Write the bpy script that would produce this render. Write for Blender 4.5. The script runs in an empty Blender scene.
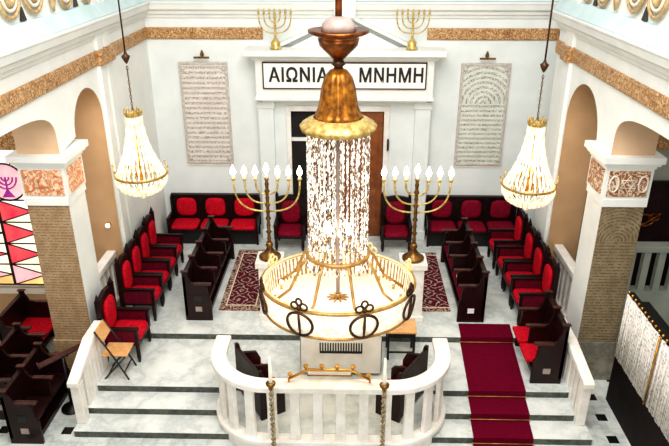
import bpy, bmesh, math, random
from mathutils import Vector, Matrix
random.seed(7)
PI = math.pi
col = bpy.context.scene.collection

# ------------------------------------------------------------------ materials
def lin(c):
    return tuple(((v/255)/12.92 if v/255 <= .04045 else ((v/255+.055)/1.055)**2.4) for v in c) + (1.,)

class NT:
    def __init__(s, name):
        s.m = bpy.data.materials.new(name); s.m.use_nodes = True
        s.t = s.m.node_tree; s.b = s.t.nodes['Principled BSDF']
    def n(s, typ, **kw):
        nd = s.t.nodes.new(typ)
        for k, v in kw.items():
            if k in nd.inputs.keys() if not k.startswith('_') else False: nd.inputs[k].default_value = v
            else: setattr(nd, k.lstrip('_'), v)
        return nd
    def l(s, a, b): s.t.links.new(a, b)
    def coord(s): return s.n('ShaderNodeTexCoord').outputs['Object']
    def math(s, op, a, b=None, clamp=False):
        nd = s.t.nodes.new('ShaderNodeMath'); nd.operation = op; nd.use_clamp = clamp
        for i, v in enumerate((a, b)):
            if v is None: continue
            if isinstance(v, (int, float)): nd.inputs[i].default_value = v
            else: s.l(v, nd.inputs[i])
        return nd.outputs[0]
    def noise(s, scale, detail=3, vec=None, rough=.5):
        nd = s.t.nodes.new('ShaderNodeTexNoise')
        nd.inputs['Scale'].default_value = scale; nd.inputs['Detail'].default_value = detail; nd.inputs['Roughness'].default_value = rough
        s.l(vec if vec else s.coord(), nd.inputs['Vector']); return nd.outputs['Fac']
    def ramp(s, fac, stops):
        nd = s.t.nodes.new('ShaderNodeValToRGB'); e = nd.color_ramp.elements
        while len(e) < len(stops): e.new(.5)
        for el, (p, c) in zip(e, stops): el.position = p; el.color = lin(c)
        s.l(fac, nd.inputs['Fac']); return nd.outputs['Color']
    def mix(s, fac, a, b):
        nd = s.t.nodes.new('ShaderNodeMix'); nd.data_type = 'RGBA'
        if isinstance(fac, (int, float)): nd.inputs[0].default_value = fac
        else: s.l(fac, nd.inputs[0])
        for i, v in ((6, a), (7, b)):
            if isinstance(v, tuple): nd.inputs[i].default_value = lin(v)
            else: s.l(v, nd.inputs[i])
        return nd.outputs[2]
    def sep(s, vec):
        nd = s.t.nodes.new('ShaderNodeSeparateXYZ'); s.l(vec, nd.inputs[0]); return nd.outputs
    def out(s, color=None, rough=.5, metal=0, emit=0, ecol=None, bump=None, bs=.2, spec=.5):
        b = s.b
        if color is not None:
            if isinstance(color, tuple): b.inputs['Base Color'].default_value = lin(color)
            else: s.l(color, b.inputs['Base Color'])
        b.inputs['Roughness'].default_value = rough; b.inputs['Metallic'].default_value = metal
        b.inputs['Specular IOR Level'].default_value = spec
        if emit:
            b.inputs['Emission Strength'].default_value = emit
            e = ecol if ecol is not None else color
            if isinstance(e, tuple): b.inputs['Emission Color'].default_value = lin(e)
            else: s.l(e, b.inputs['Emission Color'])
        if bump is not None:
            bp = s.t.nodes.new('ShaderNodeBump'); bp.inputs['Strength'].default_value = bs; bp.inputs['Distance'].default_value = .02
            s.l(bump, bp.inputs['Height']); s.l(bp.outputs[0], b.inputs['Normal'])
        return s.m

def plain(name, c1, c2=None, scale=6, rough=.5, metal=0, emit=0, bump=0, spec=.5):
    t = NT(name); c2 = c2 or tuple(int(v*.9) for v in c1)
    f = t.noise(scale, 4)
    c = t.ramp(f, [(.35, c2), (.65, c1)])
    return t.out(c, rough, metal, emit, bump=f if bump else None, bs=bump, spec=spec)

def marble(name, base, vein, scale=1.3, rough=.25):
    t = NT(name); co = t.coord()
    f = t.noise(scale, 9, co, .65)
    d = t.math('ABSOLUTE', t.math('SUBTRACT', f, .5))
    c = t.ramp(d, [(0, vein), (.035, tuple((a+b)//2 for a, b in zip(base, vein))), (.12, base)])
    return t.out(c, rough)

def ornament(name, bg, fg, scale=9, rough=.55, dark=(90, 55, 25)):
    t = NT(name); co = t.coord()
    v = t.t.nodes.new('ShaderNodeTexVoronoi'); v.feature = 'SMOOTH_F1'; v.inputs['Scale'].default_value = scale
    ns = t.t.nodes.new('ShaderNodeTexNoise'); ns.inputs['Scale'].default_value = scale*.5
    t.l(co, ns.inputs['Vector'])
    ad = t.t.nodes.new('ShaderNodeVectorMath'); ad.operation = 'ADD'; t.l(co, ad.inputs[0]); t.l(ns.outputs['Color'], ad.inputs[1])
    t.l(ad.outputs[0], v.inputs['Vector'])
    f = t.math('FRACT', t.math('MULTIPLY', v.outputs['Distance'], 3.1))
    c = t.ramp(f, [(0, bg), (.35, bg), (.5, fg), (.8, fg), (1, dark)])
    return t.out(c, rough, bump=f, bs=.3)

def inscription(name, bg1, bg2, ink, pitch, glyph, axis_z0=0, arcs=None, rough=.4, density=.5):
    """rows of small carved strokes; arcs=(x0,z0): rows bend to arcs above z0"""
    t = NT(name); co = t.coord(); x, y, z = t.sep(co)[0:3]
    base = t.ramp(t.noise(5, 5, co), [(.35, bg2), (.65, bg1)])
    h = z
    if arcs:
        dx = t.math('SUBTRACT', x, arcs[0]); dz = t.math('SUBTRACT', z, arcs[1])
        rr = t.math('SQRT', t.math('ADD', t.math('MULTIPLY', dx, dx), t.math('MULTIPLY', dz, dz)))
        up = t.math('GREATER_THAN', dz, 0)
        h = t.math('ADD', t.math('MULTIPLY', up, rr), t.math('MULTIPLY', t.math('SUBTRACT', 1, up), t.math('ADD', dz, 50*pitch)))
    row = t.math('FRACT', t.math('ADD', t.math('DIVIDE', h, pitch), 100))
    band = t.math('LESS_THAN', t.math('ABSOLUTE', t.math('SUBTRACT', row, .5)), .25)
    rowid = t.math('FLOOR', t.math('ADD', t.math('DIVIDE', h, pitch), 100))
    cv = t.t.nodes.new('ShaderNodeCombineXYZ')
    t.l(x, cv.inputs[0]); t.l(t.math('MULTIPLY', row, pitch*1.2), cv.inputs[1]); t.l(t.math('MULTIPLY', rowid, 7.31), cv.inputs[2])
    g = t.noise(glyph, 1.5, cv.outputs[0])
    gm = t.math('GREATER_THAN', g, density)
    k = t.math('MULTIPLY', band, gm)
    c = t.mix(t.math('MULTIPLY', k, .8), base, ink)
    return t.out(c, rough)

M = {}
M['wall'] = plain('wall_paint', (236, 237, 232), (227, 230, 226), 2.2, .7)
M['backwall'] = plain('back_wall_paint', (230, 234, 232), (219, 225, 223), 1.6, .7)
M['cream'] = plain('cream_paint', (238, 230, 214), (228, 219, 202), 2, .7)
M['blue'] = plain('pale_blue_paint', (206, 224, 224), (192, 213, 213), 2, .7)
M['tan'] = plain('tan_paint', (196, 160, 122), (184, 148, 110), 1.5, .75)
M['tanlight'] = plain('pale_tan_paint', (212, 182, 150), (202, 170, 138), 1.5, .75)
M['aisle'] = plain('aisle_paint', (178, 170, 150), (162, 153, 132), 2, .75)
M['aisle_grey'] = plain('aisle_grey_paint', (176, 182, 172), (160, 167, 157), 2, .75)
M['gold_band'] = ornament('gilded_relief', (206, 170, 122), (160, 114, 68), 9, .45)
M['capital_orn'] = ornament('capital_relief', (234, 208, 180), (212, 138, 92), 7, .55, (214, 156, 112))
M['capital_orn2'] = ornament('capital_relief_worn', (214, 196, 172), (150, 90, 50), 7.5, .55, (112, 66, 38))
M['swag'] = plain('swag_plaster', (200, 176, 132), (164, 134, 88), 12, .6)
M['swag_dark'] = plain('black_triangle', (70, 64, 60), (50, 46, 44), 9, .6)  # near-black colour of the triangles between the swags
M['marble'] = marble('floor_marble', (228, 231, 226), (194, 200, 197), 1.1, .22)
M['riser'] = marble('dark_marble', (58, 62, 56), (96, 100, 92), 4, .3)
M['white_marble'] = marble('white_marble', (243, 240, 234), (224, 219, 210), 1.4, .3)
M['rail_marble'] = marble('rail_marble', (246, 243, 238), (230, 224, 214), 1.2, .35)
M['wood'] = plain('mahogany', (34, 10, 11), (20, 6, 7), 8, .4, spec=.35)
M['woodlight'] = plain('brown_highlight_mahogany', (74, 34, 25), (48, 20, 15), 10, .35)  # lectern brown; on pew armrests and caps the highlight is put into colour
M['pewwood'] = plain('pew_mahogany', (40, 13, 11), (24, 8, 7), 8, .36, spec=.35)
M['door'] = plain('door_wood', (142, 80, 34), (112, 58, 22), 5, .35)
M['red'] = plain('red_velvet', (206, 14, 42), (170, 6, 32), 20, .8, spec=.2)
M['crimson'] = plain('crimson_velvet', (140, 6, 44), (108, 2, 32), 20, .8, spec=.2)
M['maroon'] = plain('maroon_velvet', (106, 4, 34), (84, 2, 26), 20, .8, spec=.2)
M['carpet'] = plain('carpet_pile', (112, 4, 42), (92, 1, 32), 40, .95, spec=.1)
M['black'] = plain('black_paint', (22, 20, 20), (14, 13, 13), 6, .4)
M['ebony'] = plain('ebonised_wood', (30, 20, 18), (18, 12, 11), 5, .6, spec=.15)
M['dark'] = plain('doorway_shade', (30, 24, 22), (20, 16, 14), 3, .8)  # colour stands in for the shade inside the ark doorway
M['tan_ply'] = plain('natural_plywood', (226, 176, 120), (208, 154, 98), 9, .45)
M['gold'] = plain('polished_brass', (214, 160, 72), (180, 122, 44), 5, .25, .9)
M['oldgold'] = plain('old_brass', (150, 112, 60), (104, 74, 36), 8, .35, .85)
M['copper'] = plain('copper_gilt', (162, 98, 50), (92, 50, 24), 9, .28, .8)
M['bronze'] = plain('dark_bronze', (92, 62, 40), (58, 38, 24), 8, .4, .6)
M['amber'] = plain('amber_gilt', (186, 120, 34), (110, 64, 16), 14, .3, .6)
M['palegold'] = plain('pale_gilt', (220, 196, 124), (168, 136, 70), 16, .35, .4)
M['cream_gold'] = plain('lit_cream_gilt', (248, 228, 180), (228, 196, 132), 12, .35, .2, .25)  # lamplight on the drum trim put in as a faint glow
M['candle'] = plain('candle_wax', (250, 246, 232), (242, 236, 218), 8, .5, 0, .25)
M['flame'] = plain('lit_bulb', (255, 250, 236), (255, 246, 224), 3, .5, 0, 9)
M['bulb'] = plain('shaded_bulb', (255, 250, 236), (255, 246, 224), 3, .5, 0, 4)
M['glow'] = plain('lamp_glow', (255, 246, 226), (255, 240, 214), 3, .5, 0, 2.2)
M['milk'] = plain('lit_panel_glass', (242, 234, 220), (240, 232, 216), 2.5, .4, 0, .25)
M['sign_white'] = plain('sign_enamel', (250, 246, 240), (244, 240, 234), 3, .35)
M['ink'] = plain('black_lettering', (30, 28, 30), (20, 18, 20), 6, .5)
M['paper'] = plain('white_paper', (236, 236, 232), (222, 222, 220), 5, .7)
M['cloth'] = plain('white_cloth', (240, 236, 228), (224, 218, 206), 3, .85, bump=.1)
M['plate'] = plain('pale_metal_plate', (176, 160, 152), (150, 134, 126), 5, .4)
M['pew_red'] = M['red']

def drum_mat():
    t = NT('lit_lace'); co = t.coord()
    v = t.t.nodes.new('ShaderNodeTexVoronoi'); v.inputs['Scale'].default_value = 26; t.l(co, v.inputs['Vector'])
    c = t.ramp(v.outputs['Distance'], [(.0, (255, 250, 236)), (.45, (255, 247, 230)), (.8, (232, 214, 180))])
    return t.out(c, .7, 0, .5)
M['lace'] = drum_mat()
def lining_mat():
    t = NT('hanging_bead_lining'); co = t.coord(); x, y, z = t.sep(co)[0:3]
    an = t.math('MULTIPLY', t.math('ARCTAN2', y, x), 44/PI)
    f = t.math('ABSOLUTE', t.math('SUBTRACT', t.math('FRACT', an), .5))
    n = t.noise(16, 2, co)
    c = t.ramp(t.math('ADD', f, t.math('MULTIPLY', t.math('SUBTRACT', n, .5), .5)), [(.08, (128, 92, 56)), (.26, (206, 184, 150)), (.5, (240, 228, 206))])
    return t.out(c, .6, 0, .42)  # beads glow themselves, brightening the inside of the drum
M['lining'] = lining_mat()
M['arm_gold'] = plain('antique_gilt', (196, 156, 92), (160, 118, 58), 8, .35, .4)
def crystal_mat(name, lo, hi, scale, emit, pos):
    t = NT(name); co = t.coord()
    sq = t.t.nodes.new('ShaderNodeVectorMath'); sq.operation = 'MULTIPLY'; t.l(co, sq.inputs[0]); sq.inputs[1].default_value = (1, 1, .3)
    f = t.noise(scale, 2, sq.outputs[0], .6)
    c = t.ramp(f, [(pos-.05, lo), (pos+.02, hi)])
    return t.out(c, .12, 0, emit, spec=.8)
M['crystal'] = crystal_mat('sparkle_crystal', (104, 74, 48), (255, 248, 236), 34, .55, .5)  # sparkle put into the colour: glowing white beads, dark brown gaps
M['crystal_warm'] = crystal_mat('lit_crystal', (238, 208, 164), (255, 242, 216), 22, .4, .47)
def rug_mat():
    t = NT('oriental_rug'); co = t.coord(); x, y, z = t.sep(co)[0:3]
    v = t.t.nodes.new('ShaderNodeTexVoronoi'); v.distance = 'MANHATTAN'; v.inputs['Scale'].default_value = 2.3; v.inputs['Randomness'].default_value = .25
    nz = t.t.nodes.new('ShaderNodeTexNoise'); nz.inputs['Scale'].default_value = 7; t.l(co, nz.inputs['Vector'])
    av = t.t.nodes.new('ShaderNodeVectorMath'); av.operation = 'MULTIPLY_ADD'; t.l(nz.outputs['Color'], av.inputs[0]); av.inputs[1].default_value = (.22, .22, 0); t.l(co, av.inputs[2])
    t.l(av.outputs[0], v.inputs['Vector'])
    f = t.math('FRACT', t.math('MULTIPLY', v.outputs['Distance'], 3.3))
    fld = t.ramp(f, [(0, (104, 24, 46)), (.4, (80, 20, 40)), (.45, (190, 172, 152)), (.62, (178, 156, 138)), (.67, (60, 36, 46)), (1, (108, 24, 46))])
    ax = t.math('ABSOLUTE', x); ay = t.math('ABSOLUTE', y)
    bord = t.math('MAXIMUM', t.math('GREATER_THAN', ax, .3), t.math('GREATER_THAN', ay, 1.13))
    line = t.math('MULTIPLY', t.math('MAXIMUM', t.math('GREATER_THAN', ax, .275), t.math('GREATER_THAN', ay, 1.1)), t.math('SUBTRACT', 1, bord))
    v2 = t.noise(12, 2, co)
    bc = t.ramp(v2, [(.4, (96, 26, 40)), (.5, (196, 176, 150)), (.6, (92, 40, 56))])
    c = t.mix(line, t.mix(bord, fld, bc), (226, 212, 190))
    return t.out(c, .95, bump=t.noise(60, 2, co), bs=.2, spec=.1)
M['rug'] = rug_mat()
def tile_mat():
    t = NT('inset_tile_floor'); co = t.coord(); x, y, z = t.sep(co)[0:3]
    P = .5
    def frac(v, o): return t.math('ABSOLUTE', t.math('SUBTRACT', t.math('FRACT', t.math('ADD', t.math('DIVIDE', t.math('ADD', v, o), P), 100)), .5))
    fx, fy = frac(x, .0), frac(y, .07)
    dot = t.math('MULTIPLY', t.math('LESS_THAN', fx, .16), t.math('LESS_THAN', fy, .16))
    f = t.noise(1.3, 8, co, .65); d = t.math('ABSOLUTE', t.math('SUBTRACT', f, .5))
    base = t.ramp(d, [(0, (182, 190, 186)), (.04, (204, 210, 206)), (.12, (222, 226, 220))])
    gx = t.math('GREATER_THAN', t.math('MAXIMUM', fx, fy), .49)
    c = t.mix(dot, t.mix(t.math('MULTIPLY', gx, .35), base, (150, 150, 146)), (26, 26, 26))
    return t.out(c, .25)
M['tile'] = tile_mat()
def lacepanel_mat():
    t = NT('embroidered_lace'); co = t.coord(); x, y, z = t.sep(co)[0:3]
    cv = t.t.nodes.new('ShaderNodeCombineXYZ'); t.l(t.math('MULTIPLY', y, 1.0), cv.inputs[1]); t.l(t.math('MULTIPLY', z, .85), cv.inputs[2])
    v = t.t.nodes.new('ShaderNodeTexVoronoi'); v.inputs['Scale'].default_value = 19; v.inputs['Randomness'].default_value = .5; t.l(cv.outputs[0], v.inputs['Vector'])
    c = t.ramp(v.outputs['Distance'], [(.1, (156, 152, 152)), (.34, (216, 210, 204)), (.6, (238, 234, 228))])
    return t.out(c, .85, bump=v.outputs['Distance'], bs=.3)
M['lacepanel'] = lacepanel_mat()
M['plaque_text'] = inscription('carved_plaque', (226, 220, 212), (212, 204, 196), (120, 108, 98), .112, 46, density=.5)
M['plaque_text2'] = inscription('carved_plaque_arched', (222, 224, 214), (206, 208, 198), (108, 110, 100), .105, 46, arcs=(0, 1.42), density=.5)
M['names'] = inscription('carved_names', (182, 156, 124), (160, 134, 102), (128, 102, 74), .05, 30, density=.47)
M['names2'] = inscription('carved_names_arched', (152, 136, 108), (130, 114, 88), (94, 80, 60), .055, 28, arcs=(0, 2.2), density=.47)
M['border_stone'] = plain('plaque_border', (206, 200, 192), (176, 168, 160), 14, .5)
M['stem_metal'] = plain('aged_silver_gilt', (206, 190, 156), (120, 98, 66), 30, .3, .5)
M['dado'] = marble('grey_marble_dado', (150, 146, 132), (112, 108, 96), 2.4, .3)

def glass(name, c, c2):
    t = NT(name); f = t.noise(3, 3)
    cc = t.ramp(f, [(.3, c2), (.7, c)])
    return t.out(cc, .2, 0, .75)
G = {'red': glass('red_glass', (232, 92, 96), (214, 44, 70)), 'pink': glass('pink_glass', (246, 196, 196), (238, 160, 170)),
     'cream': glass('cream_glass', (255, 246, 226), (250, 232, 200)), 'yellow': glass('yellow_glass', (244, 214, 140), (226, 170, 100)),
     'white': glass('white_glass', (255, 252, 246), (248, 240, 232)), 'violet': glass('violet_glass', (150, 60, 140), (110, 30, 104)),
     'lilac': glass('lilac_glass', (250, 240, 236), (238, 220, 226))}

# ------------------------------------------------------------------ mesh builder
class MB:
    def __init__(s): s.bm = bmesh.new(); s.mi = 0
    def face(s, pts, mi=None):
        vs = [s.bm.verts.new(p) for p in pts]
        f = s.bm.faces.new(vs); f.material_index = s.mi if mi is None else mi; return f
    def box(s, x0, x1, y0, y1, z0, z1, mi=None, mat=None):
        P = [Vector((x, y, z)) for x in (x0, x1) for y in (y0, y1) for z in (z0, z1)]
        if mat is not None: P = [mat @ p for p in P]
        v = [s.bm.verts.new(p) for p in P]
        for q in ((0, 1, 3, 2), (4, 6, 7, 5), (0, 4, 5, 1), (2, 3, 7, 6), (0, 2, 6, 4), (1, 5, 7, 3)):
            f = s.bm.faces.new([v[i] for i in q]); f.material_index = s.mi if mi is None else mi
        return s
    def prism(s, poly, axis, a, b, side_mi=None, mi=None):
        """poly of 2D points swept along axis from a to b"""
        def P(p, t):
            return {'x': (t, p[0], p[1]), 'y': (p[0], t, p[1]), 'z': (p[0], p[1], t)}[axis]
        va = [s.bm.verts.new(P(p, a)) for p in poly]; vb = [s.bm.verts.new(P(p, b)) for p in poly]
        m = s.mi if mi is None else mi
        for f in (s.bm.faces.new(va), s.bm.faces.new(list(reversed(vb)))): f.material_index = m
        n = len(poly)
        for i in range(n):
            f = s.bm.faces.new([va[i], vb[i], vb[(i+1) % n], va[(i+1) % n]])
            f.material_index = side_mi(i) if side_mi else m
        return s
    def ring(s, c, u, v, r, seg):
        return [s.bm.verts.new(c+u*(r*math.cos(2*PI*i/seg))+v*(r*math.sin(2*PI*i/seg))) for i in range(seg)]
    def tube(s, pts, rad, seg=8, closed=False, cap=True):
        pts = [Vector(p) for p in pts]; n = len(pts)
        R = rad if isinstance(rad, (list, tuple)) else [rad]*n
        rings = []; u = None
        for i, p in enumerate(pts):
            if closed: d = pts[(i+1) % n]-pts[i-1]
            else: d = pts[min(i+1, n-1)]-pts[max(i-1, 0)]
            d.normalize()
            if u is None:
                u = d.orthogonal().normalized()
            else:
                u = (u-d*u.dot(d)); u = u.normalized() if u.length > 1e-6 else d.orthogonal().normalized()
            rings.append(s.ring(p, u, d.cross(u), R[i], seg))
        m = n if closed else n-1
        for i in range(m):
            a, b = rings[i], rings[(i+1) % n]
            for k in range(seg):
                f = s.bm.faces.new([a[k], a[(k+1) % seg], b[(k+1) % seg], b[k]]); f.smooth = True; f.material_index = s.mi
        if cap and not closed:
            s.bm.faces.new(list(reversed(rings[0]))).material_index = s.mi; s.bm.faces.new(rings[-1]).material_index = s.mi
        return s
    def lathe(s, prof, c=(0, 0, 0), seg=24, smooth=True, tilt=None, cap=True):
        rings = []
        for r, z in prof:
            pts = []
            for k in range(seg):
                a = 2*PI*k/seg; p = Vector((r*math.cos(a), r*math.sin(a), z))
                if tilt: p = tilt(p)
                pts.append(s.bm.verts.new(p+Vector(c)))
            rings.append(pts)
        for a, b in zip(rings, rings[1:]):
            for k in range(seg):
                f = s.bm.faces.new([a[k], a[(k+1) % seg], b[(k+1) % seg], b[k]]); f.smooth = smooth; f.material_index = s.mi
        for rg in ((rings[0], rings[-1]) if cap else ()):
            try: s.bm.faces.new(rg).material_index = s.mi
            except ValueError: pass
        return s
    def ball(s, c, r, seg=8, sz=1):
        n = max(4, seg//2+1)
        return s.lathe([(max(r*math.sin(PI*i/n), r*.02), -r*sz*math.cos(PI*i/n)) for i in range(n+1)], c, seg)
    def build(s, name, mat, parent=None, bevel=0, kind=None):
        bmesh.ops.recalc_face_normals(s.bm, faces=s.bm.faces)
        me = bpy.data.meshes.new(name); s.bm.to_mesh(me); s.bm.free()
        for m in (mat if isinstance(mat, (list, tuple)) else [mat]): me.materials.append(m)
        o = bpy.data.objects.new(name, me); col.objects.link(o)
        if parent is not None: o.parent = parent
        if bevel:
            b = o.modifiers.new('edge', 'BEVEL'); b.width = bevel; b.segments = 2; b.limit_method = 'ANGLE'
        if kind: o['kind'] = kind
        return o

def thing(name, label, cat, loc=(0, 0, 0), rz=0, group=None):
    o = bpy.data.objects.new(name, None); o.empty_display_size = .1; col.objects.link(o)
    o.location = loc; o.rotation_euler = (0, 0, rz); o['label'] = label; o['category'] = cat
    if group: o['group'] = group
    return o
def tag(o, label, cat, group=None):
    o['label'] = label; o['category'] = cat
    if group: o['group'] = group
    return o
def copy_tree(o, parent=None):
    c = o.copy(); col.objects.link(c)
    if parent is not None: c.parent = parent
    for ch in list(o.children): copy_tree(ch, c)
    return c
def place(proto, first, loc, rz, label, group=None):
    o = proto if first else copy_tree(proto)
    o.location = loc; o.rotation_euler = (0, 0, rz); o['label'] = label
    if group: o['group'] = group
    return o
def struct(name, mb, mat, bevel=0): return mb.build(name, mat, None, bevel, 'structure')

# ------------------------------------------------------------------ camera
XL, XR = -4.22, 4.06
F_, cx, cy = 650., 334.5, 223.
pit = math.atan(293/F_); yaw = math.atan(16.5/(F_/math.cos(pit)))
fw = Vector((-math.sin(yaw)*math.cos(pit), math.cos(yaw)*math.cos(pit), -math.sin(pit)))
rt = Vector((math.cos(yaw), math.sin(yaw), 0)); up = rt.cross(fw)
cam = bpy.data.cameras.new('camera'); co = bpy.data.objects.new('camera', cam); col.objects.link(co)
mw = Matrix((rt, up, -fw)).transposed().to_4x4(); mw.translation = (0.13, -14.2, 6.7); co.matrix_world = mw
cam.sensor_width = 36; cam.lens = 36*F_/669; cam.clip_end = 100
bpy.context.scene.camera = co

# ------------------------------------------------------------------ room shell
FL = -.48
struct('floor', MB().box(-9, 9, -16, .3, FL-.2, FL), M['tile'])
# stepped marble platform: pale treads with overhanging lip over dark risers
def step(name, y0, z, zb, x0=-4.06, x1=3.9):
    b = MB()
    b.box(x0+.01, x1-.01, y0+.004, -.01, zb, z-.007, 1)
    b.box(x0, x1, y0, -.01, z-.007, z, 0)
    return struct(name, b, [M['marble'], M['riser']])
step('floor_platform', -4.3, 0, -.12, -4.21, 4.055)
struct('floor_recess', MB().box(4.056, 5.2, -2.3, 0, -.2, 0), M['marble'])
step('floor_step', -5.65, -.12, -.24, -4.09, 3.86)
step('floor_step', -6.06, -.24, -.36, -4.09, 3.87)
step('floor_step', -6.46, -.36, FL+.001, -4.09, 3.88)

struct('wall_back', MB().box(-4.3, 5.4, 0, .3, FL, 6.4), M['backwall'])

def arc(yc, zc, ry, rz, n=20, e=1.0):
    pts = []
    for i in range(n+1):
        a = PI*i/n; c, s_ = math.cos(a), math.sin(a)
        pts.append((yc+ry*math.copysign(abs(c)**e, c), zc+rz*abs(s_)**e))
    return pts
def arcade_wall(name, xin, xout, jamb, pfar, pnear, spring1, top1, yend=-.0):
    """nave wall pierced by a far arch and a wide near arch, both open down to the pillar"""
    a1 = arc((jamb+pfar)/2, spring1, (jamb-pfar)/2, top1-spring1)           # far arch
    far2 = -10.2
    a2 = arc((pnear+far2)/2, 3.6, (pnear-far2)/2, .75, 44, .42)
    poly = [(yend, FL), (jamb, FL)] + a1 + a2 + [(far2, FL), (-15.5, FL), (-15.5, 6.4), (yend, 6.4)]
    tan_lo, tan_hi = 1, 1+len(a1)
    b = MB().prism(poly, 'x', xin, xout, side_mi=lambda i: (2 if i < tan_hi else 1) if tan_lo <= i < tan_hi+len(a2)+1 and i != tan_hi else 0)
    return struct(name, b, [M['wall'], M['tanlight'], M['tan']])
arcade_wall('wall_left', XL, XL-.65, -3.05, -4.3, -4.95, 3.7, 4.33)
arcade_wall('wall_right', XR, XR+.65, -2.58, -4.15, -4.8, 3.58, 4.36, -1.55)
struct('wall_recess', MB().box(5.2, 5.4, -2.3, 0, FL, 6.4), M['wall'])

# cornice, gilded band and moulding that run round three walls
band_prof = [(-.02, 4.58), (.03, 4.58), (.045, 4.6), (.045, 4.79), (.03, 4.82), (-.02, 4.82)]
for nm, ax, a, b_, f in (('trim_1', 'x', XL, -1.72, lambda p, z: (-p, z)), ('trim_2', 'x', 1.76, 5.2, lambda p, z: (-p, z)),
                         ('trim_3', 'y', -15, -.02, lambda p, z: (XL+p, z)), ('trim_4', 'y', -15, -1.55, lambda p, z: (XR-p, z))):
    struct(nm, MB().prism([f(p, z) for p, z in band_prof], ax, a, b_), M['gold_band'])
corn = [(-.02, 5.02), (.03, 5.02), (.05, 5.08), (.09, 5.1), (.11, 5.16), (.17, 5.2), (.2, 5.3), (.22, 5.33), (.22, 5.36), (-.02, 5.37)]
for nm, ax, a, b_, f in (('trim_5', 'x', XL, 5.2, lambda p, z: (-p, z)), ('trim_6', 'y', -15, -.01, lambda p, z: (XL+p, z)),
                         ('trim_7', 'y', -15, -1.54, lambda p, z: (XR-p, z))):
    struct(nm, MB().prism([f(p, z) for p, z in corn], ax, a, b_), M['wall'])
# pale blue parapet courses above the cornice
for nm, ax, a, b_, f in (('trim_8', 'x', XL, 5.2, lambda p, z: (-p, z)), ('trim_9', 'y', -15, -.01, lambda p, z: (XL+p, z)),
                         ('trim_10', 'y', -15, -1.54, lambda p, z: (XR-p, z))):
    struct(nm, MB().prism([f(p, z) for p, z in [(-.02, 5.37), (.17, 5.37), (.05, 5.58), (-.02, 5.6)]], ax, a, b_), M['blue'])
# paired pilaster strips on the side walls, with gilded breaks in the band
def pilaster(n, x, s, y0, y1):
    struct('trim_%d' % n, MB().box(min(x, x+s*.06), max(x, x+s*.06), y0, y1, 0, 6.3), M['wall'])
    struct('trim_%d' % (n+20), MB().box(min(x, x+s*.12), max(x, x+s*.12), y0-.02, y1+.02, 4.57, 4.83), M['gold_band'])
pilaster(11, XL, 1, -2.98, -2.75); pilaster(12, XL, 1, -2.62, -2.38)
pilaster(13, XR, -1, -2.5, -2.12)

# plaster swags on the parapet (each a garland of nested loops)
def swag(x, s, y, big, label, group):
    o = thing('plaster_swag', label, 'wall ornament', (x, y, 5.6 if big > .8 else 5.53), 0, group)
    for k, (r, m) in enumerate(((.33, 'swag'), (.23, 'cream'), (.14, 'swag'))):
        r *= big
        pts = [(s*.046, r*math.cos(a), .36+r*1.05*math.sin(a)) for a in [PI+PI*i/14 for i in range(15)]]
        pts = [(s*.046, r, .62)] + list(reversed(pts)) + [(s*.046, -r, .62)]
        MB().tube(pts, .034*big if k != 2 else .05*big, 6).build('garland', M[m], o)
    return o
def drop(x, s, y, label, group, mat='swag'):
    if mat == 'swag':
        o = MB().tube([(x+s*.06, y, 5.98), (x+s*.06, y, 5.75), (x+s*.06, y, 5.62)], [.05, .045, .015], 6).build('plaster_drop', M[mat])
    else:
        o = MB().prism([(y-.08, 5.6), (y+.08, 5.6), (y, 5.78)], 'x', x+s*.002, x+s*.03).build('triangular_vent', M[mat])
    return tag(o, label, 'wall ornament', group)
for sd, x, s, ys, yd, yt in (('left', XL, 1, (-5.68, -5.0, -3.94, -3.1), (-4.45,), (-5.33, -3.53)), ('right', XR, -1, (-5.47, -4.78, -3.57, -2.85), (-4.17,), (-5.12, -3.2))):
    for i, y in enumerate(ys):
        swag(x, s, y, .82 if i < 2 else .74, '%s plaster swag on the %s gallery parapet' % (('nearest', 'second nearest', 'third nearest', 'farthest')[i], sd), 'swags on the %s parapet' % sd)
    for y in yd: drop(x, s, y, 'straight plaster drop between swags on the %s parapet' % sd, None)
    for i, y in enumerate(yt): drop(x, s, y, '%s dark triangular opening between swags on the %s parapet' % (('nearer', 'farther')[i], sd), 'dark triangles on the parapets', 'swag_dark')

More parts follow.
